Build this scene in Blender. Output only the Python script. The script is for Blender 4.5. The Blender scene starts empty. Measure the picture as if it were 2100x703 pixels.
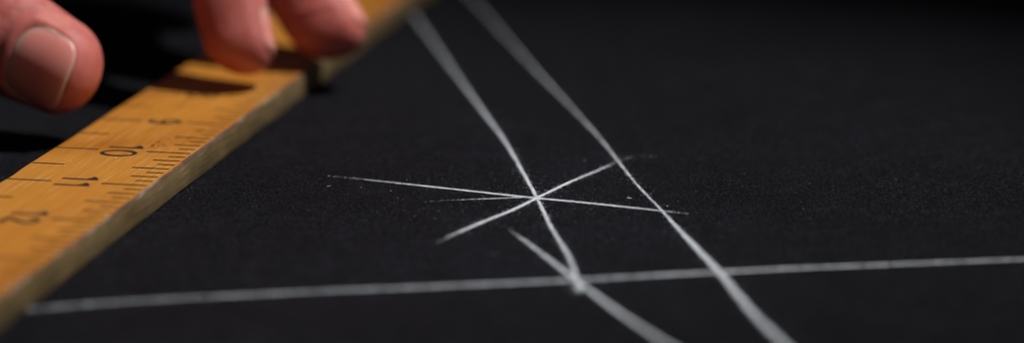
import bpy, bmesh, math, random
import numpy as np
from mathutils import Vector, Matrix
random.seed(7); rng = np.random.default_rng(11)
MM = 0.001
S = bpy.context.scene
COL = S.collection

# ------------------------------------------------------------------ helpers
def mesh_obj(name, verts_mm, faces, mats, parent=None, smooth=True, fmat=None):
    me = bpy.data.meshes.new(name)
    v = np.asarray(verts_mm, dtype=float) * MM
    me.from_pydata([tuple(a) for a in v], [], faces)
    for m in mats: me.materials.append(m)
    if fmat is not None: me.polygons.foreach_set('material_index', fmat)
    me.polygons.foreach_set('use_smooth', [smooth] * len(me.polygons))
    me.update()
    o = bpy.data.objects.new(name, me); COL.objects.link(o)
    if parent is not None: o.parent = parent
    return o

def tag(o, label=None, category=None, group=None, kind=None):
    if label: o['label'] = label
    if category: o['category'] = category
    if group: o['group'] = group
    if kind: o['kind'] = kind

class NT:
    def __init__(s, name, alpha=False):
        s.m = bpy.data.materials.new(name); s.m.use_nodes = True
        s.t = s.m.node_tree; s.t.nodes.clear()
        s.out = s.n('ShaderNodeOutputMaterial')
        s.p = s.n('ShaderNodeBsdfPrincipled'); s.l(s.p.outputs[0], s.out.inputs['Surface'])
    def n(s, t, **k):
        x = s.t.nodes.new(t)
        for a, b in k.items(): setattr(x, a, b)
        return x
    def l(s, a, b): s.t.links.new(a, b)
    def coord(s, scale=(1, 1, 1), rot=(0, 0, 0), kind='Object'):
        tc = s.n('ShaderNodeTexCoord'); mp = s.n('ShaderNodeMapping')
        mp.inputs['Scale'].default_value = scale; mp.inputs['Rotation'].default_value = rot
        s.l(tc.outputs[kind], mp.inputs['Vector']); return mp.outputs[0]
    def noise(s, vec, scale, detail=2, rough=.5, dist=0):
        x = s.n('ShaderNodeTexNoise'); s.l(vec, x.inputs['Vector'])
        x.inputs['Scale'].default_value = scale; x.inputs['Detail'].default_value = detail
        x.inputs['Roughness'].default_value = rough; x.inputs['Distortion'].default_value = dist
        return x.outputs['Fac']
    def voro(s, vec, scale, feature='F1', out='Distance'):
        x = s.n('ShaderNodeTexVoronoi', feature=feature); s.l(vec, x.inputs['Vector'])
        x.inputs['Scale'].default_value = scale
        return x.outputs[out]
    def ramp(s, fac, stops):
        r = s.n('ShaderNodeValToRGB'); s.l(fac, r.inputs[0]); cr = r.color_ramp
        while len(cr.elements) > 1: cr.elements.remove(cr.elements[-1])
        for i, (p, c) in enumerate(stops):
            e = cr.elements[0] if i == 0 else cr.elements.new(p)
            e.position = p; e.color = (c if hasattr(c, '__len__') else (c, c, c)) + ((1,) if hasattr(c, '__len__') else (1,)) if not hasattr(c, '__len__') else tuple(c) + (1,)
        return r.outputs[0]
    def math(s, op, a, b=None, clamp=False):
        x = s.n('ShaderNodeMath', operation=op, use_clamp=clamp)
        for i, q in enumerate((a, b)):
            if q is None: continue
            if isinstance(q, (int, float)): x.inputs[i].default_value = q
            else: s.l(q, x.inputs[i])
        return x.outputs[0]
    def mix(s, fac, a, b, blend='MIX'):
        x = s.n('ShaderNodeMix', data_type='RGBA', blend_type=blend)
        for i, q in ((0, fac), (6, a), (7, b)):
            if isinstance(q, (int, float)): x.inputs[i].default_value = q
            elif isinstance(q, tuple): x.inputs[i].default_value = q + (1,)
            else: s.l(q, x.inputs[i])
        return x.outputs[2]
    def bump(s, h, dist, strength=1, prev=None):
        b = s.n('ShaderNodeBump'); b.inputs['Distance'].default_value = dist
        b.inputs['Strength'].default_value = strength; s.l(h, b.inputs['Height'])
        if prev is not None: s.l(prev, b.inputs['Normal'])
        return b.outputs[0]
    def set(s, **k):
        for a, v in k.items():
            i = s.p.inputs[a.replace('_', ' ')]
            if isinstance(v, (int, float)): i.default_value = v
            elif isinstance(v, tuple): i.default_value = v + (1,) if len(v) == 3 and i.type == 'RGBA' else v
            else: s.l(v, i)

# ------------------------------------------------------------------ materials
def mat_cloth():
    k = NT('charcoal_wool')
    c = k.coord((1, 1, 1), (0, 0, .35))
    c2 = k.coord((1, 1.7, 1), (0, 0, -.5))
    v1 = k.voro(c2, 3000)
    v2 = k.voro(c, 5900, out='Color')
    n1 = k.noise(c, 2600, 3, .6); n2 = k.noise(c, 120, 4, .6); n3 = k.noise(c, 14, 3)
    rnd = k.n('ShaderNodeSeparateColor'); k.l(v2, rnd.inputs[0])
    thread_glint = k.ramp(rnd.outputs[0], [(0, .06), (.5, .5), (.8, 1.5), (.95, 2.6), (1, 4.5)])  # random thread tones; the brightest paint specular glints into the colour
    prof = k.ramp(v1, [(0, 2.1), (.3, 1.0), (.55, .1)])
    patch = k.ramp(n2, [(.3, .8), (.7, 1.2)]); patch2 = k.ramp(n3, [(.3, .84), (.7, 1.16)])
    base = k.mix(1., k.mix(1., k.mix(1., (.0205, .0199, .0275), thread_glint, 'MULTIPLY'), prof, 'MULTIPLY'), k.mix(1., patch, patch2, 'MULTIPLY'), 'MULTIPLY')
    h = k.math('ADD', k.math('MULTIPLY', v1, -1.0), k.math('MULTIPLY', n1, .8))
    k.set(Base_Color=base, Roughness=.85, Normal=k.bump(h, .00018, 1.))
    k.p.inputs['Specular IOR Level'].default_value = .06
    return k.m

def mat_wood():
    k = NT('varnished_boxwood')
    g = k.coord((1, .035, 1), (0, 0, .0)); c = k.coord()
    sl = k.coord((1, .014, 1), (0, 0, .03))
    n1 = k.noise(g, 900, 5, .6); n2 = k.noise(c, 70, 4, .6); n3 = k.noise(g, 2600, 3, .6)
    col = k.ramp(n1, [(.22, (.22, .070, .008)), (.42, (.37, .130, .016)), (.58, (.44, .165, .022)), (.78, (.57, .26, .048))])
    col = k.mix(k.ramp(n2, [(.35, 0.), (.7, .5)]), col, (.50, .20, .03))
    col = k.mix(k.ramp(k.noise(c, 22, 3, .6), [(.4, 0.), (.62, .5)]), col, (.54, .235, .034))
    # rubbed scratches, lying along the stick, where the varnish is thin
    s1 = k.noise(sl, 5200, 1, .5)
    where = k.ramp(k.noise(c, 55, 3, .6), [(.44, 0.), (.62, 1.)])
    scr = k.math('MULTIPLY', k.ramp(s1, [(.6, 0.), (.7, 1.)]), where)
    col = k.mix(k.math('MULTIPLY', scr, .4), col, (.80, .57, .28))
    dark = k.ramp(n3, [(.25, 1.), (.36, 0.)])
    col = k.mix(k.math('MULTIPLY', dark, .25), col, (.22, .09, .02))
    spots = k.ramp(k.voro(c, 420), [(.0, 1.), (.055, 0.)])
    sp_on = k.math('MULTIPLY', spots, k.ramp(k.noise(c, 60, 2), [(.5, 0.), (.62, 1.)]))
    col = k.mix(sp_on, col, (.75, .6, .42))
    h = k.math('ADD', k.math('MULTIPLY', n1, .6), k.math('MULTIPLY', scr, -.5))
    k.set(Base_Color=col, Roughness=k.ramp(n2, [(.3, .34), (.7, .5)]), Normal=k.bump(h, .00005, .6))
    k.p.inputs['Specular IOR Level'].default_value = .2
    return k.m

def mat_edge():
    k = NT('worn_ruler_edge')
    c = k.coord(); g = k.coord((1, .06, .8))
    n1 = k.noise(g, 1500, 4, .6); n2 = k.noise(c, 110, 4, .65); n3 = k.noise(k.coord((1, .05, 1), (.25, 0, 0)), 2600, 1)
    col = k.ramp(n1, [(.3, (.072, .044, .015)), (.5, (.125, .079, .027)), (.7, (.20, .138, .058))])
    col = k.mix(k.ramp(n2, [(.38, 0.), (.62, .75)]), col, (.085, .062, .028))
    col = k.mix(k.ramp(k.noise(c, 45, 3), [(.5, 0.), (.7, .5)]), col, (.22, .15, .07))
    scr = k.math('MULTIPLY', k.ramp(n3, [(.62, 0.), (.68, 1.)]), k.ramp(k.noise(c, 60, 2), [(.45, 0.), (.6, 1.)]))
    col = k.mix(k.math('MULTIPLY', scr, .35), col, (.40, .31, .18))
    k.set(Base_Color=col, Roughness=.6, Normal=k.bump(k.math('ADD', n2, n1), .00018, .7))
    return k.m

def mat_corner():
    k = NT('rubbed_grey_corner')
    c = k.coord((1, .2, 1))
    n = k.noise(c, 420, 4, .65)
    col = k.ramp(n, [(.3, (.055, .030, .022)), (.52, (.11, .065, .045)), (.66, (.30, .24, .19))])
    red = k.ramp(k.noise(k.coord(), 95, 2), [(.62, 0.), (.68, 1.)])
    col = k.mix(k.math('MULTIPLY', red, .6), col, (.36, .07, .045))
    k.set(Base_Color=col, Roughness=.5, Normal=k.bump(n, .0001, .5))
    return k.m

def mat_ink():
    k = NT('black_ink')
    c = k.coord()
    n = k.noise(c, 2600, 3, .7); n2 = k.noise(c, 500, 3, .6)
    worn = k.math('MULTIPLY', k.ramp(n, [(.56, 0.), (.66, 1.)]), k.ramp(n2, [(.5, 0.), (.62, .8)]))
    k.set(Base_Color=k.mix(worn, (.018, .010, .008), (.36, .17, .035)), Roughness=.5)
    return k.m

def mat_chalk(cut=True):
    k = NT('white_chalk' if cut else 'chalk_grain')
    c = k.coord()
    n = k.noise(c, 900, 3, .6)
    k.set(Base_Color=k.ramp(n, [(.3, (.60, .655, .73)), (.7, (.78, .825, .90))]), Roughness=.95)
    k.p.inputs['Specular IOR Level'].default_value = .1
    if not cut: return k.m
    at = k.n('ShaderNodeAttribute', attribute_name='cover'); av = k.n('ShaderNodeAttribute', attribute_name='across')
    w = k.noise(c, 1400, 3, .65)                      # wandering edge
    absv = k.math('ABSOLUTE', av.outputs['Fac'])
    e = k.math('ADD', absv, k.math('MULTIPLY', k.math('SUBTRACT', w, .5), .9))
    prof = k.ramp(e, [(.3, 1.), (.8, .55), (1.4, 0.)])
    streak = k.ramp(k.noise(c, 420, 3, .6), [(.3, .8), (.65, 1.06)])
    p = k.math('MULTIPLY', k.math('MULTIPLY', prof, at.outputs['Fac']), k.math('MULTIPLY', streak, 1.2))
    g = k.ramp(k.noise(c, 3000, 4, .75), [(.30, 0.), (.68, 1.)])
    wv = k.voro(k.coord((1, 1.7, 1), (0, 0, -.5)), 3000)
    g2 = k.math('ADD', k.math('MULTIPLY', g, .85), k.math('MULTIPLY', wv, .42))
    d = k.math('MULTIPLY', k.math('SUBTRACT', p, g2), 4., )
    a = k.math('ADD', d, .25, True)
    a = k.math('MULTIPLY', a, .88)
    k.set(Alpha=a, Normal=k.bump(g, .00008, .7))
    return k.m

def mat_skin():
    k = NT('skin')
    c = k.coord()
    n1 = k.noise(c, 110, 4, .6); n2 = k.noise(c, 420, 4, .6); n3 = k.noise(c, 38, 2)
    col = k.ramp(n1, [(.3, (.38, .085, .076)), (.5, (.52, .145, .128)), (.7, (.66, .225, .20))])
    col = k.mix(k.ramp(n2, [(.4, 0.), (.65, .35)]), col, (.70, .29, .24))
    col = k.mix(k.ramp(n3, [(.4, 0.), (.65, .5)]), col, (.52, .13, .11))
    # fine skin lattice and creases
    f = k.voro(k.coord((1, 1, 1.3), (.4, .2, .3)), 1900, 'DISTANCE_TO_EDGE')
    f2 = k.noise(c, 2200, 3, .6)
    h = k.math('ADD', k.ramp(f, [(0, 0.), (.12, 1.)]), k.math('MULTIPLY', f2, .8))
    k.set(Base_Color=col, Roughness=k.ramp(n2, [(.3, .42), (.7, .56)]), Normal=k.bump(h, .00006, .35))
    k.p.inputs['Specular IOR Level'].default_value = .36
    k.p.inputs['Subsurface Weight'].default_value = .75
    k.p.inputs['Subsurface Radius'].default_value = (1., .28, .14)
    k.p.inputs['Subsurface Scale'].default_value = .0022
    return k.m

def mat_nail():
    k = NT('fingernail')
    u = k.n('ShaderNodeAttribute', attribute_name='along'); v = k.n('ShaderNodeAttribute', attribute_name='across')
    c = k.coord()
    n = k.noise(c, 260, 3)
    wob = k.math('ADD', u.outputs['Fac'], k.math('MULTIPLY', k.math('SUBTRACT', k.noise(c, 500, 2), .5), .05))
    col = k.ramp(wob, [(.0, (.70, .42, .35)), (.08, (.74, .30, .26)), (.5, (.72, .245, .215)), (.90, (.76, .31, .27)), (.945, (.70, .54, .44)), (1., (.74, .58, .47))])
    col = k.mix(k.ramp(n, [(.4, 0.), (.7, .3)]), col, (.66, .34, .31))
    rg = k.n('ShaderNodeTexNoise'); rg.noise_dimensions = '1D'; k.l(v.outputs['Fac'], rg.inputs['W']); rg.inputs['Scale'].default_value = 22
    k.set(Base_Color=col, Roughness=.42, Normal=k.bump(rg.outputs['Fac'], .00006, .5))
    k.p.inputs['Subsurface Weight'].default_value = 1.
    k.p.inputs['Subsurface Radius'].default_value = (1., .38, .3)
    k.p.inputs['Subsurface Scale'].default_value = .0045
    k.p.inputs['Specular IOR Level'].default_value = .45
    return k.m

def mat_cuticle():
    k = NT('dry_cuticle_skin')
    c = k.coord(); n = k.noise(c, 1500, 3, .6)
    k.set(Base_Color=k.ramp(n, [(.3, (.70, .46, .33)), (.7, (.86, .72, .54))]), Roughness=.6)
    return k.m

M = dict(cloth=mat_cloth(), wood=mat_wood(), edge=mat_edge(), corner=mat_corner(), ink=mat_ink(),
         chalk=mat_chalk(), grain=mat_chalk(False), skin=mat_skin(), nail=mat_nail(), cuticle=mat_cuticle())

# ------------------------------------------------------------------ cloth the ruler and the chalk lie on
def build_cloth():
    n = 60; xs = np.linspace(-900, 1000, n); ys = np.linspace(-800, 1300, n)
    V = []; F = []
    for j, y in enumerate(ys):
        for i, x in enumerate(xs):
            r = max(0, math.hypot(x - 80, y - 60) - 330) / 300     # flat where it is worked on, faint swells far out
            V.append((x, y, -min(1, r) * (1.2 + 1.2 * math.sin(x * .011 + 1) * math.cos(y * .009))))
    for j in range(n - 1):
        for i in range(n - 1):
            a = j * n + i; F.append((a, a + 1, a + 1 + n, a + n))
    o = mesh_obj('cloth', V, F, [M['cloth']])
    tag(o, 'dark charcoal tailoring cloth lying flat under the ruler', 'cloth', kind='structure')
build_cloth()

# ------------------------------------------------------------------ ruler
RW, RT = 28.04, 5.26
Y0, Y1 = -356.0, 258.0            # 24 inch end, 0 inch end
def vnoise(seed):
    r = np.random.default_rng(seed); g = r.normal(size=4000)
    def f(y, per):
        t = (y + 400) / per; i = int(math.floor(t)) % 3990; a = t - math.floor(t); a = a * a * (3 - 2 * a)
        return g[i] * (1 - a) + g[i + 1] * a
    return f
def build_ruler():
    wn = vnoise(3); wm = vnoise(5); wl = vnoise(9)
    V = []; F = []; fm = []
    ys = np.arange(Y0, Y1 + .01, .8)
    Z0 = .05
    for y in ys:
        end = min(y - Y0, Y1 - y); rd = max(0, 1 - end / 1.2)
        b = .50 + .09 * wn(y, 9) + .05 * wn(y, 2.2); b = max(.25, b)         # top right corner wear
        b2 = .40 + .06 * wm(y, 11) + .03 * wm(y, 3); b2 = max(.2, b2)
        bl = max(.15, .35 + .1 * wl(y, 8))
        w = .05 * wn(y, 23)
        e = rd * .5
        prof = [(bl + e, Z0 + e), (RW - b2 * 1.1 + w - e, Z0 + e), (RW - .25 * b2 + w - e, Z0 + b2 * .35 + e), (RW + w - e, Z0 + b2 + e),
                (RW + .03 * wm(y, 3) + w - e, RT * .5), (RW + w - e, RT - b * .9 - e), (RW - b * .28 + w - e, RT - b * .3 - e), (RW - b + w - e, RT - e),
                (RW * .66, RT - e), (RW * .33, RT - e), (bl + e, RT - e), (e, RT - bl - e), (e, Z0 + bl + e)]
        for x, z in prof: V.append((x, y, z))
    n = 13
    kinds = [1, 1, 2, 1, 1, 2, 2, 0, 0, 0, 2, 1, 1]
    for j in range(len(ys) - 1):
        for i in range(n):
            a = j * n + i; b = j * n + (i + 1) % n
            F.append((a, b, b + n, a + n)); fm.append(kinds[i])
    F.append(tuple(range(n))[::-1]); fm.append(1)
    m = (len(ys) - 1) * n; F.append(tuple(range(m, m + n))); fm.append(1)
    # --- printed scale: kept in the ruler's own mesh
    zc = [0]
    def quad(x0, x1, y, w, z=None):
        zc[0] += 1; z = RT + .012 + (zc[0] % 7) * .0005
        k = 7; base = len(V)
        for i in range(k):
            x = x0 + (x1 - x0) * i / (k - 1); ww = w * (1 + rng.normal() * .07)
            V.append((x, y - ww / 2 + rng.normal() * .012, z)); V.append((x, y + ww / 2 + rng.normal() * .012, z))
        for i in range(k - 1):
            a = base + 2 * i; F.append((a, a + 2, a + 3, a + 1)); fm.append(3)
    def yv(v): return (10 - v) * 25.4
    for q in range(1, 24 * 8):
        v = q / 8; y = yv(v)
        if q % 8 == 0: quad(18.4, 27.0, y - .05, .8); quad(.42, 8.9, y, .78)
        elif q % 4 == 0: quad(19.9, 27.1, y, .76); quad(.42, 6.6, y, .76)
        elif q % 2 == 0: quad(21.8, 27.1, y, .76)
        else: quad(23.8, 27.1, y, .72)
    def poly(pts, ox, oy):       # glyph coords (gx right, gy up) -> top turned to the right edge, read towards the 24 inch end
        zc[0] += 1; z = RT + .012 + (zc[0] % 7) * .0005; base = len(V)
        for gx, gy in pts: V.append((ox + gy, oy - gx, z))
        F.append(tuple(range(base, base + len(pts)))); fm.append(3)
    def stroke(pts, ox, oy, thin=.68, thick=1.25, closed=False, taper=False):
        P = np.array(pts, float)
        if not closed: P2 = cr(P, 8)
        else: P2 = P
        zc[0] += 1; z = RT + .012 + (zc[0] % 7) * .0005; base = len(V); n = len(P2)
        for i in range(n):
            a = P2[(i - 1) % n] if closed else P2[max(0, i - 1)]; b = P2[(i + 1) % n] if closed else P2[min(n - 1, i + 1)]
            t = (b - a) / (np.hypot(*(b - a)) + 1e-9); w = thin + (thick - thin) * abs(t[1]) ** 1.3
            nn = np.array([-t[1], t[0]]) * w / 2
            for s in (1, -1):
                g = P2[i] + nn * s; V.append((ox + g[1], oy - g[0], z))
        for i in range(n if closed else n - 1):
            a = base + 2 * i; b = base + 2 * ((i + 1) % n); F.append((a, b, b + 1, a + 1)); fm.append(3)
    def disc(x, y, r, ox, oy): poly([(x + r * math.cos(t * math.pi / 6), y + r * math.sin(t * math.pi / 6)) for t in range(12)], ox, oy)
    def cr(P, k):
        Q = np.vstack([2 * P[0] - P[1], P, 2 * P[-1] - P[-2]]); o = []
        for i in range(1, len(Q) - 2):
            for j in range(k):
                t = j / k; o.append(.5 * ((2 * Q[i]) + (-Q[i - 1] + Q[i + 1]) * t + (2 * Q[i - 1] - 5 * Q[i] + 4 * Q[i + 1] - Q[i + 2]) * t * t + (-Q[i - 1] + 3 * Q[i] - 3 * Q[i + 1] + Q[i + 2]) * t ** 3))
        o.append(Q[-2]); return np.array(o)
    H = 3.4
    def digit(d, ox, oy):
        if d == '0': stroke([(2.1 * math.cos(t * math.pi / 24), (H - .2) * math.sin(t * math.pi / 24)) for t in range(48)], ox, oy, closed=True, thin=.8, thick=1.2)
        elif d == '1':
            poly([(-.52, -H), (.52, -H), (.52, H), (-.52, H)], ox, oy)
            poly([(-.52, H), (-.7, H - .15), (-1.9, H - .9), (-2.3, H - 1.5), (-1.4, H - 1.7), (-.52, H - 2.3)], ox, oy)
        elif d == '2':
            stroke([(-1.35, 1.5), (-1.2, 2.6), (-.1, H - .15), (1.15, 2.7), (1.3, 1.5), (.5, -.1), (-.7, -1.6), (-1.45, -H + .3)], ox, oy)
            stroke([(-1.5, -H + .5), (-.8, -H + 1.0), (.2, -H + .35), (1.1, -H + .25), (1.6, -H + 1.3)], ox, oy, thin=.75); disc(-1.05, 1.6, .55, ox, oy)
        elif d == '3':
            stroke([(-1.3, 2.2), (-.4, H - .2), (1.0, 2.6), (1.0, 1.2), (-.3, .3)], ox, oy); stroke([(-.3, .3), (1.3, -.5), (1.4, -2.1), (.2, -H + .1), (-1.3, -2.2)], ox, oy); disc(-1.1, 2.0, .5, ox, oy); disc(-1.1, -2.0, .5, ox, oy)
        elif d == '4':
            poly([(.2, -H), (1.0, -H), (1.0, H), (.2, H)], ox, oy); stroke([(.5, H - .2), (-.6, .9), (-1.8, -1.3)], ox, oy); stroke([(-1.8, -1.4), (0, -1.4), (1.8, -1.4)], ox, oy, thin=.5)
        elif d == '5':
            stroke([(-1.0, H - .2), (0, H - .35), (1.4, H - .1)], ox, oy, thin=.8); stroke([(-1.0, H), (-1.1, 1.5), (-1.2, .3)], ox, oy, thick=.45); stroke([(-1.2, .3), (.2, 1.0), (1.4, -.4), (1.2, -2.4), (-.2, -H + .1), (-1.3, -2.3)], ox, oy); disc(-1.1, -2.1, .5, ox, oy)
        elif d in '69':
            s = 1 if d == '6' else -1
            stroke([(s * x, s * y) for x, y in [(1.2, 2.5), (.4, H - .2), (-.8, 2.6), (-1.55, .2), (-1.5, -1.6), (0, -H + .2), (1.4, -1.6), (1.2, -.1), (.1, .6), (-1.2, -.3)]], ox, oy); disc(s * 1.05, s * 2.3, .5, ox, oy)
        elif d == '7': stroke([(-1.5, H - 1), (-1.3, H - .3), (0, H - .4), (1.6, H - .3), (.5, .4), (-.3, -1.6), (-.3, -H)], ox, oy, thin=.7)
        elif d == '8':
            for cy, rx, ry in ((1.65, 1.25, 1.5), (-1.55, 1.6, 1.7)):
                stroke([(rx * math.cos(t * math.pi / 16), cy + ry * math.sin(t * math.pi / 16)) for t in range(32)], ox, oy, closed=True)
    for v in range(1, 24):
        s = str(v); pit = 4.5
        for i, d in enumerate(s):
            digit(d, 13.6, yv(v) + ((len(s) - 1) / 2 - i) * pit + (-.0 if len(s) == 1 else 0))
    # old faint rub marks beside the 10 and loose ink flecks
    for i in range(26):
        x, y = 17.6 + abs(rng.normal()) * 1.6, 5 + rng.normal() * 2.0; a = rng.uniform(0, 6.28); r = rng.uniform(.08, .26)
        zc[0] += 1; z = RT + .012 + (zc[0] % 7) * .0005; base = len(V)
        for q in range(5):
            V.append((x + r * math.cos(a + q * 1.257) * 1.5, y + r * rng.uniform(.6, 1.2) * math.sin(a + q * 1.257), z))
        F.append(tuple(range(base, base + 5))); fm.append(3)
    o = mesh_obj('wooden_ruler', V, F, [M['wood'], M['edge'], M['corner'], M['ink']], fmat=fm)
    me = o.data
    me.polygons.foreach_set('use_smooth', [m in (1, 2) and len(p.vertices) == 4 for p, m in zip(me.polygons, fm)])
    tag(o, 'worn yellow wooden ruler with black inch marks lying under the fingers', 'ruler')
build_ruler()

# ------------------------------------------------------------------ chalk
def catmull(P, step):
    P = np.array(P, float); Q = np.vstack([2 * P[0] - P[1], P, 2 * P[-1] - P[-2]]); o = []
    for i in range(1, len(Q) - 2):
        k = max(2, int(np.hypot(*(Q[i + 1] - Q[i])) / step))
        for j in range(k):
            t = j / k; o.append(.5 * ((2 * Q[i]) + (-Q[i - 1] + Q[i + 1]) * t + (2 * Q[i - 1] - 5 * Q[i] + 4 * Q[i + 1] - Q[i + 2]) * t * t + (-Q[i - 1] + 3 * Q[i] - 3 * Q[i + 1] + Q[i + 2]) * t ** 3))
    o.append(Q[-2]); return np.array(o)
def grain(V, F, x, y, z, r):
    b = len(V); a = random.random() * 3
    for k in range(4): V.append((x + r * math.cos(a + k * 1.571) * random.uniform(.7, 1.3), y + r * math.sin(a + k * 1.571) * random.uniform(.7, 1.3), z + r * .5))
    V.append((x, y, z + r * 1.2)); V.append((x, y, z))
    for k in range(4): F.append((b + k, b + (k + 1) % 4, b + 4)); F.append((b + (k + 1) % 4, b + k, b + 5))
LV = [0]
def chalk_line(pts, width, cover, label, dens=10, ext=0):
    """width, cover: lists of (fraction along, value)"""
    P = catmull(pts, .5); n = len(P)
    s = np.concatenate([[0], np.cumsum(np.hypot(*np.diff(P, axis=0).T))]); L = s[-1]
    W = np.interp(s / L, *zip(*width)); Cv = np.interp(s / L, *zip(*cover))
    z = .05 + LV[0] * .014; LV[0] += 1
    V = []; F = []; cov = []; ac = []; m = 7
    for i in range(n):
        t = P[min(n - 1, i + 1)] - P[max(0, i - 1)]; t /= np.hypot(*t) + 1e-9; nn = np.array([-t[1], t[0]])
        for j in range(m):
            v = -1.5 + 3 * j / (m - 1)
            q = P[i] + nn * v * W[i] / 2
            V.append((q[0], q[1], z + .03 * max(0, 1 - abs(v)) * min(1, Cv[i]))); cov.append(Cv[i]); ac.append(v)
    for i in range(n - 1):
        for j in range(m - 1):
            a = i * m + j; F.append((a, a + m, a + m + 1, a + 1))
    nf = len(F)
    for _ in range(int(L * dens * 1.7)):
        i = random.randrange(n - 1)
        if random.random() > Cv[i]: continue
        t = P[i + 1] - P[i]; t /= np.hypot(*t) + 1e-9; nn = np.array([-t[1], t[0]])
        far = random.random() < .2
        q = P[i] + nn * random.gauss(0, W[i] * (.42 if not far else 1.2)) + t * random.random() * .5
        grain(V, F, q[0], q[1], z - .02, random.choice((.03, .04, .05, .08)) * (1 if not far else .7))
    cov += [1.] * (len(V) - len(cov)); ac += [0.] * (len(V) - len(ac))
    o = mesh_obj('chalk_line', V, F, [M['chalk'], M['grain']], fmat=[0] * nf + [1] * (len(F) - nf))
    for nme, d in (('cover', cov), ('across', ac)):
        at = o.data.attributes.new(nme, 'FLOAT', 'POINT'); at.data.foreach_set('value', d)
    tag(o, label, 'chalk line', 'chalk lines drawn on the cloth')
    return o

LA = [(12.4, 219.4), (27.0, 182.0), (40.4, 146.5), (53.7, 110.8), (68.7, 71.0), (79.0, 43.7), (87.0, 20.3), (93.8, -0.1), (100.6, -21.6), (106.9, -39.7), (110.6, -53.3)]
LA = [(-22, 305), (-4, 262)] + LA
LB = [(-8, 320), (10, 275), (27.5, 230.3), (38.8, 201.7), (60.9, 143.8), (74.1, 109.5), (87.8, 74.7), (98.3, 47.5), (104.8, 29.1), (111.1, 11.6), (117.2, -3.6), (121.5, -14.7), (127.6, -30.2), (133.3, -44.7), (140.7, -65.3), (147.1, -80.7), (152.4, -94.1), (158, -108), (166, -128)]
LC = [(91.7, -21.3), (97.2, -30.2), (103.1, -40.4), (108.5, -49.9), (111.2, -54.7), (119.0, -68.0), (125.3, -78.0), (129.7, -84.6), (136.6, -94.8), (146, -110), (158, -130)]
LD = [(22, -88.5), (28.6, -86.1), (36.4, -81.8), (46.2, -77.3), (59.1, -72.2), (69.4, -68.0), (84.9, -62.6), (100.3, -56.8), (110.3, -53.1), (113.7, -51.6), (123.4, -47.5), (130.7, -44.6), (138.2, -41.6), (146.2, -38.5), (157.5, -34.6), (169.0, -30.5), (182.8, -25.7), (200, -19.4), (225, -10)]
LE = [(51.6, 8.3), (54.5, 7.8), (60.5, 6.5), (70.6, 4.3), (80.4, 2.1), (88.2, 0.3), (94.0, -0.9), (103.3, -2.5), (112.6, -4.5), (118.2, -5.7), (123.0, -6.8)]
LF = [(82.6, -35.8), (84.4, -29.2), (87.7, -19.7), (91.2, -10.5), (94.0, -0.9), (97.6, 11.6), (101.5, 22.4), (103.8, 29.3), (105.8, 33.9), (108.2, 36.5), (111.0, 36.0)]
LG = [(73.5, -8.6), (76.7, -6.5), (82.2, -4.3), (87.7, -2.3), (92.4, -0.4)]
chalk_line(LD, [(0, 2.1), (.45, 1.9), (.7, 1.5), (1, 1.25)], [(0, .6), (.3, .68), (.5, .78), (.8, .78), (1, .7)],
           'long white chalk line running nearly level across the bottom from the ruler')
chalk_line(LA, [(0, 1.25), (.6, 1.2), (.8, 1.05), (1, 1.15)], [(0, .6), (.35, .62), (.6, .68), (.75, .8), (1, .8)],
           'long slanting white chalk line from the ruler down through the star crossing')
chalk_line(LB, [(0, 1.15), (.45, 1.1), (.6, .85), (.735, .75), (.76, 1.4), (.82, 1.8), (1, 1.7)], [(0, .6), (.35, .6), (.55, .66), (.72, .78), (.78, .84), (1, .78)],
           'right-hand long slanting white chalk line that thickens towards the bottom')
chalk_line(LC, [(0, .5), (.06, 1.1), (.3, 1.35), (1, 1.5)], [(0, .1), (.07, .7), (.35, .85), (.5, .8), (1, .75)],
           'short thick chalk line ending at the chalk blob and leaving the bottom edge')
chalk_line(LE, [(0, .4), (.15, .9), (.5, 1.15), (.8, 1.0), (.9, .7), (1, .3)], [(0, .12), (.12, .6), (.3, .95), (.82, 1.05), (.93, .8), (1, .3)],
           'thin sharp chalk line lying almost level through the star crossing', dens=24)
chalk_line(LF, [(0, .4), (.1, 1.15), (.5, 1.25), (.8, .9), (1, .8)], [(0, .1), (.08, .7), (.2, .95), (.6, .95), (.8, .75), (.86, .36), (1, .12)],
           'chalk stroke rising to the right through the star crossing with a faint hooked end', dens=20)
chalk_line(LG, [(0, .4), (.5, .8), (1, .9)], [(0, .05), (.25, .3), (.45, .6), (1, .85)],
           'short faint chalk tick just left of the star crossing', dens=12)

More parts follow.
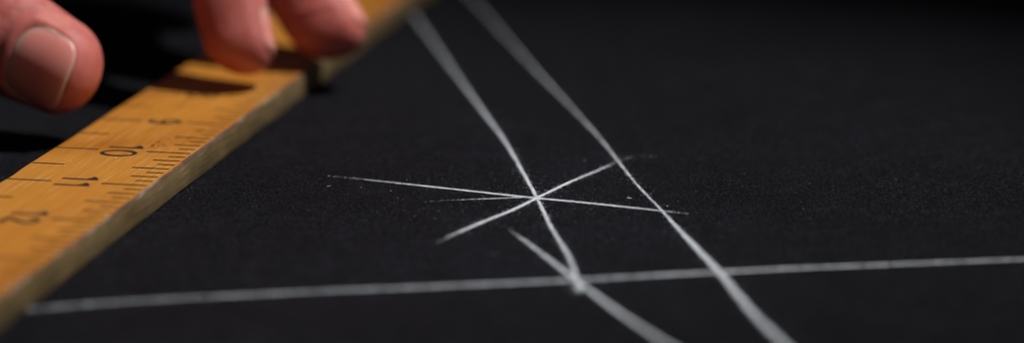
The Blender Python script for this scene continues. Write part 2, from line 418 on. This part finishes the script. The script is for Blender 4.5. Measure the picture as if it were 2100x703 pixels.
def chalk_blob():
    V = []; F = []; cov = []; ac = []
    C0 = np.array([111.7, -57.6]); R = 26; K = 9
    V.append((C0[0], C0[1], .17)); cov.append(.95); ac.append(0)
    for k in range(1, K):
        r = k / (K - 1)
        for j in range(R):
            t = j / R * 2 * math.pi
            rx, ry = 2.2 + .25 * math.sin(3 * t + 1), 5.6 + .5 * math.sin(2 * t)
            x, y = rx * math.cos(t) * r, ry * math.sin(t) * r
            V.append((C0[0] + x - .30 * y * .5, C0[1] + y, .17 - .02 * r)); cov.append(.9 * (1 - .7 * r)); ac.append(r * 1.35)
    for j in range(R):
        F.append((0, 1 + j, 1 + (j + 1) % R))
        for k in range(K - 2):
            a = 1 + k * R + j; b = 1 + k * R + (j + 1) % R; F.append((a, a + R, b + R, b))
    nf = len(F)
    for _ in range(160):
        a = random.uniform(0, 6.28); r = abs(random.gauss(0, .6))
        grain(V, F, C0[0] + 1.6 * r * math.cos(a), C0[1] + 5.2 * r * math.sin(a), .1, random.choice((.03, .05, .07)))
    cov += [1.] * (len(V) - len(cov)); ac += [0.] * (len(V) - len(ac))
    o = mesh_obj('chalk_blob', V, F, [M['chalk'], M['grain']], fmat=[0] * nf + [1] * (len(F) - nf))
    for nme, d in (('cover', cov), ('across', ac)):
        at = o.data.attributes.new(nme, 'FLOAT', 'POINT'); at.data.foreach_set('value', d)
    tag(o, 'smeared white chalk blob where three lines meet near the bottom', 'chalk mark')
chalk_blob()

def dust():
    V = []; F = []
    for x, y, r in [(53.8, .3, .15), (54.1, .8, .10), (118.4, -2.1, .16), (94, -40.4, .14), (60.1, .8, .09), (68.7, -5.8, .10), (66.2, -.7, .10), (97.7, 30.2, .12)]:
        grain(V, F, x, y, .05, r)
    for k in range(5): grain(V, F, 110.4 + k * .16, 2.6 - k * .05, .05, .13)
    for _ in range(420): grain(V, F, random.uniform(20, 230), random.uniform(-110, 230), .04, random.choice((.025, .03, .04, .06)))
    for _ in range(600): grain(V, F, random.gauss(97, 15), random.gauss(-5, 20), .04, random.choice((.02, .03, .03, .04, .06)))
    for _ in range(60): grain(V, F, 15 + random.gauss(0, 5), random.gauss(-12, 14), RT + .005, random.choice((.04, .06, .09, .12)))
    # clamp everything near the ruler to lie on it or clear of it
    o = mesh_obj('chalk_dust', V, F, [M['grain']], smooth=False)
    tag(o, 'fine white chalk dust scattered over the cloth and ruler', 'chalk dust', kind='stuff')
dust()

# ------------------------------------------------------------------ hand
def nrm(v): v = np.asarray(v, float); return v / np.linalg.norm(v)
class Tip:            # straight last phalanx, tip at s=0, growing backwards
    def __init__(s, c, d, n, w, hd, hp, lt):
        s.c = np.array(c, float); s.d = nrm(d); n = np.array(n, float); s.n = nrm(n - s.d * (n @ s.d)); s.b = np.cross(s.n, s.d)
        s.w, s.hd, s.hp, s.lt = w, hd, hp, lt
def limb(V, F, ctrl, tip=None, seg=28):
    """ctrl: list of (point, w, hd, hp, dorsal) from the tip centre back to the root"""
    P = np.array([c[0] for c in ctrl], float); A = np.array([[c[1], c[2], c[3], *nrm(c[4])] for c in ctrl], float)
    PA = np.hstack([P, A])
    Q = np.vstack([2 * PA[0] - PA[1], PA, 2 * PA[-1] - PA[-2]]); o = []
    for i in range(1, len(Q) - 2):
        k = max(3, int(np.linalg.norm(Q[i + 1][:3] - Q[i][:3]) / 1.5))
        for j in range(k):
            t = j / k; o.append(.5 * ((2 * Q[i]) + (-Q[i - 1] + Q[i + 1]) * t + (2 * Q[i - 1] - 5 * Q[i] + 4 * Q[i + 1] - Q[i + 2]) * t * t + (-Q[i - 1] + 3 * Q[i] - 3 * Q[i + 1] + Q[i + 2]) * t ** 3))
    o.append(Q[-2]); o = np.array(o)
    rings = []
    t0 = nrm(o[0][:3] - o[1][:3]) if tip is None else tip.d
    lt = o[0][3] if tip is None else tip.lt
    for x in (.995, .98, .95, .9, .83, .74, .63, .5, .36, .2, .08):
        fw_ = (1 - x ** 2.3) ** .5; fd = (1 - x ** 2.9) ** .5; fp = (1 - x ** (2.1 if tip is None or tip.w > 9 else 1.75)) ** .5
        r = o[0].copy(); r[:3] = o[0][:3] + t0 * lt * x; r[3] *= fw_; r[4] *= fd; r[5] *= fp; rings.append((r, t0))
    for i in range(len(o)):
        t = nrm(o[max(0, i - 1)][:3] - o[min(len(o) - 1, i + 1)][:3]) if i else t0
        rings.append((o[i], t))
    te = rings[-1][1]
    for x in (.3, .6, .85, .97):
        r = o[-1].copy(); f = math.sqrt(1 - x * x); r[:3] = r[:3] - te * r[3] * x * .8; r[3:6] *= f; rings.append((r, te))
    base = len(V)
    for r, t in rings:
        n = r[6:9] - t * (r[6:9] @ t); n = nrm(n); b = np.cross(n, t)
        for j in range(seg):
            a = 2 * math.pi * j / seg; ca, sa = math.cos(a), math.sin(a)
            V.append(tuple(r[:3] + b * r[3] * sa + n * (r[4] if ca > 0 else r[5]) * ca))
    m = len(rings)
    for i in range(m - 1):
        for j in range(seg):
            a = base + i * seg + j; b = base + i * seg + (j + 1) % seg
            F.append((a, b, b + seg, a + seg))
    V.append(tuple(np.mean([V[base + j] for j in range(seg)], axis=0))); F += [(base + (j + 1) % seg, base + j, len(V) - 1) for j in range(seg)]
    e = base + (m - 1) * seg
    V.append(tuple(np.mean([V[e + j] for j in range(seg)], axis=0))); F += [(e + j, e + (j + 1) % seg, len(V) - 1) for j in range(seg)]

FW = np.array([-0.18819474, 0.95306322, -0.23717767]); RR = np.array([0.98105639, 0.19372236, 0.]); UU = np.array([-0.04594662, 0.23268467, 0.97146629])
def build_hand():
    V = []; F = []
    tips = {}
    a24 = math.radians(24)
    dth = nrm([.90, -.13, -.385])
    pd = -math.sin(a24) * RR - math.cos(a24) * UU
    nth = math.cos(.27) * (-FW) + math.sin(.27) * pd
    c = np.array([-8.6, 24.5, 16.1])
    T = Tip(c, dth, nth, 9.9, 7.8, 8.4, 9.5); tips['thumb'] = (T, 3.1, 16.0, 51)
    ip = c - dth * 24
    limb(V, F, [(c, 9.9, 7.8, 8.4, nth), (c - dth * 7, 10.9, 8.4, 9.4, nth), (c - dth * 14, 11.5, 9.0, 9.8, nth), (ip, 11.2, 9.6, 9.6, nth), ((-41, 43, 37), 10.8, 10, 10, (-.3, -.9, .3)), ((-50, 62, 50), 13, 12, 12, (-.6, -.7, .3)), ((-57, 85, 62), 14, 12, 14, (-.7, -.6, .4)), ((-62, 110, 74), 15, 13, 14, (-.6, -.5, .6)), ((-68, 140, 86), 18, 15, 15, (-.4, -.4, .8))], T)
    def finger(name, tipc, pts, r, dors, dback, nail, hp=None, hdk=.82):
        tipc = np.array(tipc, float); d = nrm(tipc - np.array(pts[0])); tipc = tipc - d * r * .17; n = np.array(dors, float); n = nrm(n - d * (n @ d))
        hp = hp or r
        T = Tip(tipc, d, n, r, r * hdk, hp, r * 1.16); tips[name] = (T,) + nail
        rad = [r * 1.10, r * 1.18, r * 1.42, r * 1.5]
        ct = [(tipc, r, r * hdk, hp, n), (tipc + (np.array(pts[0]) - tipc) * .5, r * 1.04, r * (hdk + .08), hp * 1.03, n)]
        mids = []
        for i, p in enumerate(pts):
            k = (i + 1) / len(pts); nn = nrm(n * (1 - k) + np.array(dback) * k)
            ct.append((p, rad[min(i, 3)], rad[min(i, 3)] * .95, rad[min(i, 3)], nn))
        limb(V, F, ct, T)
    back = (.35, -.45, .82)
    finger('index', (21.0, 59.3, 15.5), [(15.2, 66, 34.8), (5.5, 79, 54), (-2, 110, 74), (-34, 126, 84), (-68, 146, 92)], 7.3, (.93, .36, .06), back, (3.4, 13.5, 54), 9.6, .70)
    finger('middle', (33.2, 84.3, 15.0), [(21.0, 89.7, 32.1), (9.8, 102, 53), (4, 133, 80), (-30, 146, 90), (-66, 156, 95)], 7.7, (.80, .42, .42), back, (3.6, 14, 54), 10.4, .80)
    finger('ring', (32, 97, 27.5), [(24, 103.5, 47), (12, 120, 67), (4, 152, 84), (-30, 162, 91), (-66, 166, 94)], 7.2, (.84, .06, .5), back, (3.6, 13, 56))
    finger('little', (-2, 146, 46), [(8, 147, 58), (11, 156, 72), (-2, 170, 82), (-32, 176, 88), (-66, 172, 92)], 6.0, (.7, -.4, -.4), back, (3.0, 11, 56))
    # palm body and forearm
    limb(V, F, [((-14, 140, 76), 30, 12, 14, (.1, -.3, .95)), ((-40, 150, 84), 31, 13, 15, (.1, -.3, .95)), ((-68, 158, 92), 26, 14, 15, (.1, -.3, .95))])
    limb(V, F, [((-66, 156, 92), 27, 15, 16, (.1, -.3, .95)), ((-92, 176, 100), 27, 18, 19, (.1, -.3, .95)), ((-150, 225, 118), 34, 26, 26, (.1, -.3, .95)), ((-230, 290, 142), 42, 36, 36, (.1, -.3, .95))])
    me = bpy.data.meshes.new('tmp'); me.from_pydata([tuple(np.array(v) * MM) for v in V], [], F); me.update()
    tmp = bpy.data.objects.new('tmp', me); COL.objects.link(tmp)
    m = tmp.modifiers.new('r', 'REMESH'); m.mode = 'VOXEL'; m.voxel_size = .00055; m.use_smooth_shade = True
    m = tmp.modifiers.new('s', 'SMOOTH'); m.factor = .5; m.iterations = 9
    dg = bpy.context.evaluated_depsgraph_get(); ev = tmp.evaluated_get(dg)
    hm = bpy.data.meshes.new_from_object(ev); bpy.data.objects.remove(tmp)
    n = len(hm.vertices); co = np.empty(n * 3); hm.vertices.foreach_get('co', co); co = co.reshape(-1, 3) / MM
    no = np.empty(n * 3); hm.vertices.foreach_get('normal', no); no = no.reshape(-1, 3)
    def foot(T, s0, s1, pm, P):
        q = P - T.c; al = q @ T.d; s = T.lt - al; bb = q @ T.b; hh = q @ T.n
        phi = np.degrees(np.arctan2(bb / T.w, hh / T.hd)); u = (s - (s0 + s1) / 2) / ((s1 - s0) / 2); v = phi / pm
        return s, u, v, hh
    for name, (T, s0, s1, pm) in tips.items():
        s, u, v, hh = foot(T, s0, s1, pm, co)
        near = (hh > 0) & (np.abs(u) < 2.2) & (np.abs(v) < 1.9) & (np.linalg.norm(co - T.c, axis=1) < 24)
        q = (np.abs(u) ** 3.2 + np.abs(v) ** 3.4) ** (1 / 3.3)
        dep = np.where(q < 1, -(.5 if name == 'thumb' else .10) * np.clip((1 - q) / .1, 0, 1), 0)
        ridge = .30 * np.exp(-((q - 1.13) / .11) ** 2) * np.clip(1.2 + u * 1.4, 0, 1)
        gro = -.25 * np.exp(-((q - 1.38) / .1) ** 2) * (u > .2)
        # knuckle-side wrinkles behind the cuticle
        wr = .10 * np.sin(s * 2.6 + 1.2 * np.sin(v * 2)) * np.exp(-((u - 2.3) / .6) ** 2)
        kf = 1. if name == 'thumb' else 0.
        co += no * ((dep + ridge * (.4 + .6 * kf) + (gro + wr) * kf) * near)[:, None]
    # crease lines over the thumb joint and finger joints
    T = tips['thumb'][0]; s = T.lt - (co - T.c) @ T.d; dd = np.linalg.norm(co - (T.c - T.d * 24), axis=1)
    co += no * (-.30 * np.clip(np.sin(s * 1.7 + .6 * np.sin(((co - T.c) @ T.b) * .5)) - .55, 0, 1) * (dd < 16) * (s > 27))[:, None]
    hm.vertices.foreach_set('co', (co * MM).ravel()); hm.materials.clear(); hm.materials.append(M['skin'])
    hm.polygons.foreach_set('use_smooth', [True] * len(hm.polygons)); hm.update(); hm.name = 'hand'
    hand = bpy.data.objects.new('hand', hm); COL.objects.link(hand)
    tag(hand, 'bare hand reaching in from the upper left with thumb and two fingertips over the ruler', 'hand')
    # nails
    for name, (T, s0, s1, pm) in tips.items():
        NV = []; NF = []; al = []; ac = []; K = 26
        def pt(u, v, lift):
            s = (s0 + s1) / 2 + u * (s1 - s0) / 2; ph = math.radians(v * pm)
            k = (s1 - s) / (s1 - s0)
            x = max(0, 1 - s / T.lt); x = min(x, .93) * .8
            hd = T.hd * (1 - x ** 3.2) ** .5; w = T.w * (1 - (x * .9) ** 3) ** .5
            return T.c + T.d * (T.lt - s) + T.b * w * math.sin(ph) + T.n * (hd * math.cos(ph) + lift)
        for i in range(K + 1):
            for j in range(K + 1):
                a, b = -1 + 2 * i / K, -1 + 2 * j / K
                # square -> superellipse
                m_ = max(abs(a), abs(b)); l = (abs(a) ** 3.3 + abs(b) ** 3.3) ** (1 / 3.3) if m_ else 1
                f = m_ / l if m_ else 1; u, v = a * f, b * f
                r = (abs(u) ** 3.3 + abs(v) ** 3.3) ** (1 / 3.3)
                lift = (.22 if name == 'thumb' else .08) + .10 * (1 - r ** 2) - .22 * max(0, r - .9) / .1 * (1 if u > -.5 else .2)
                NV.append(pt(u, v, lift)); al.append((u + 1) / 2); ac.append(v)
        for i in range(K):
            for j in range(K):
                a = i * (K + 1) + j; NF.append((a, a + 1, a + K + 2, a + K + 1))
        top = len(NV)
        ring = [j for j in range(K + 1)] + [i * (K + 1) + K for i in range(1, K + 1)] + [K * (K + 1) + j for j in range(K - 1, -1, -1)] + [i * (K + 1) for i in range(K - 1, 0, -1)]
        for q in ring: NV.append(NV[q] - T.n * .45); al.append(al[q]); ac.append(ac[q])
        for i in range(len(ring)):
            j = (i + 1) % len(ring); NF.append((ring[i], top + i, top + j, ring[j]))
        o = mesh_obj('nail', NV, NF, [M['nail']], parent=hand)
        for nme, d in (('along', al), ('across', ac)):
            at = o.data.attributes.new(nme, 'FLOAT', 'POINT'); at.data.foreach_set('value', d)
        # thin dry cuticle rim
        CV = []; CF = []; N = 40; kk = 6
        for i in range(N + 1):
            t = math.radians(-100 + 200 * i / N); u, v = math.cos(t), math.sin(t)
            r = (abs(u) ** 3.3 + abs(v) ** 3.3) ** (1 / 3.3); u, v = u / r, v / r
            c0 = pt(u * .99, v * .99, .10); tt = pt(u * 1.03, v * 1.03, .1) - c0; tt = nrm(tt)
            rad = (.20 if name == 'thumb' else .10) * (1 + .35 * math.sin(i * 2.1) * math.sin(i * .7)) * (1 - abs(2 * i / N - 1) ** 6 * .8)
            for k in range(kk):
                a = 2 * math.pi * k / kk; CV.append(c0 + tt * rad * 1.2 * math.cos(a) + T.n * rad * math.sin(a))
        for i in range(N):
            for k in range(kk): a = i * kk + k; b = i * kk + (k + 1) % kk; CF.append((a, b, b + kk, a + kk))
        mesh_obj('cuticle', CV, CF, [M['cuticle']], parent=o)
build_hand()

# ------------------------------------------------------------------ light
def spot(name, loc, aim, watts, size, blend, rad, color):
    L = bpy.data.lights.new(name, 'SPOT'); L.energy = watts; L.spot_size = math.radians(size); L.spot_blend = blend; L.shadow_soft_size = rad; L.color = color
    o = bpy.data.objects.new(name, L); COL.objects.link(o); o.location = np.array(loc) * MM
    d = Vector(np.array(aim, float) - np.array(loc, float)); o.rotation_euler = d.to_track_quat('-Z', 'Y').to_euler()
el = math.radians(61)
aim = np.array([25., 10., 0.])
spot('key_lamp', aim + np.array([math.cos(el), .07, math.sin(el)]) * 1300, aim, 84, 24, 1., .014, (1., .97, .92))
A = bpy.data.lights.new('soft_fill', 'AREA'); A.energy = .26; A.size = .35; A.color = (1., .98, .96)
ao = bpy.data.objects.new('soft_fill', A); COL.objects.link(ao); ao.location = (.68, -.42, .22)
ao.rotation_euler = (Vector((.0, .04, .01)) - ao.location).to_track_quat('-Z', 'Y').to_euler()
w = bpy.data.worlds.new('World'); S.world = w; w.use_nodes = True
bg = w.node_tree.nodes['Background']; bg.inputs[0].default_value = (.80, .90, 1.0, 1); bg.inputs[1].default_value = .018

# ------------------------------------------------------------------ camera
cam = bpy.data.cameras.new('camera'); co = bpy.data.objects.new('camera', cam); COL.objects.link(co); S.camera = co
cam.sensor_width = 36; cam.lens = 5500 * 36 / 2100; cam.clip_start = .02; cam.clip_end = 20
R = Matrix((RR, UU, -FW)).transposed()
co.matrix_world = Matrix.Translation(Vector((182.485, -472.778, 122.368)) * MM) @ R.to_4x4()
cam.dof.use_dof = True; cam.dof.focus_distance = .4985; cam.dof.aperture_fstop = 94.3 / 15.0; cam.dof.aperture_blades = 0

S.render.engine = 'CYCLES'; S.render.resolution_x = 1024; S.render.resolution_y = 342
S.cycles.use_denoising = True
S.cycles.transparent_max_bounces = 16
S.view_settings.view_transform = 'Standard'; S.view_settings.look = 'None'; S.view_settings.exposure = 0; S.view_settings.gamma = 1
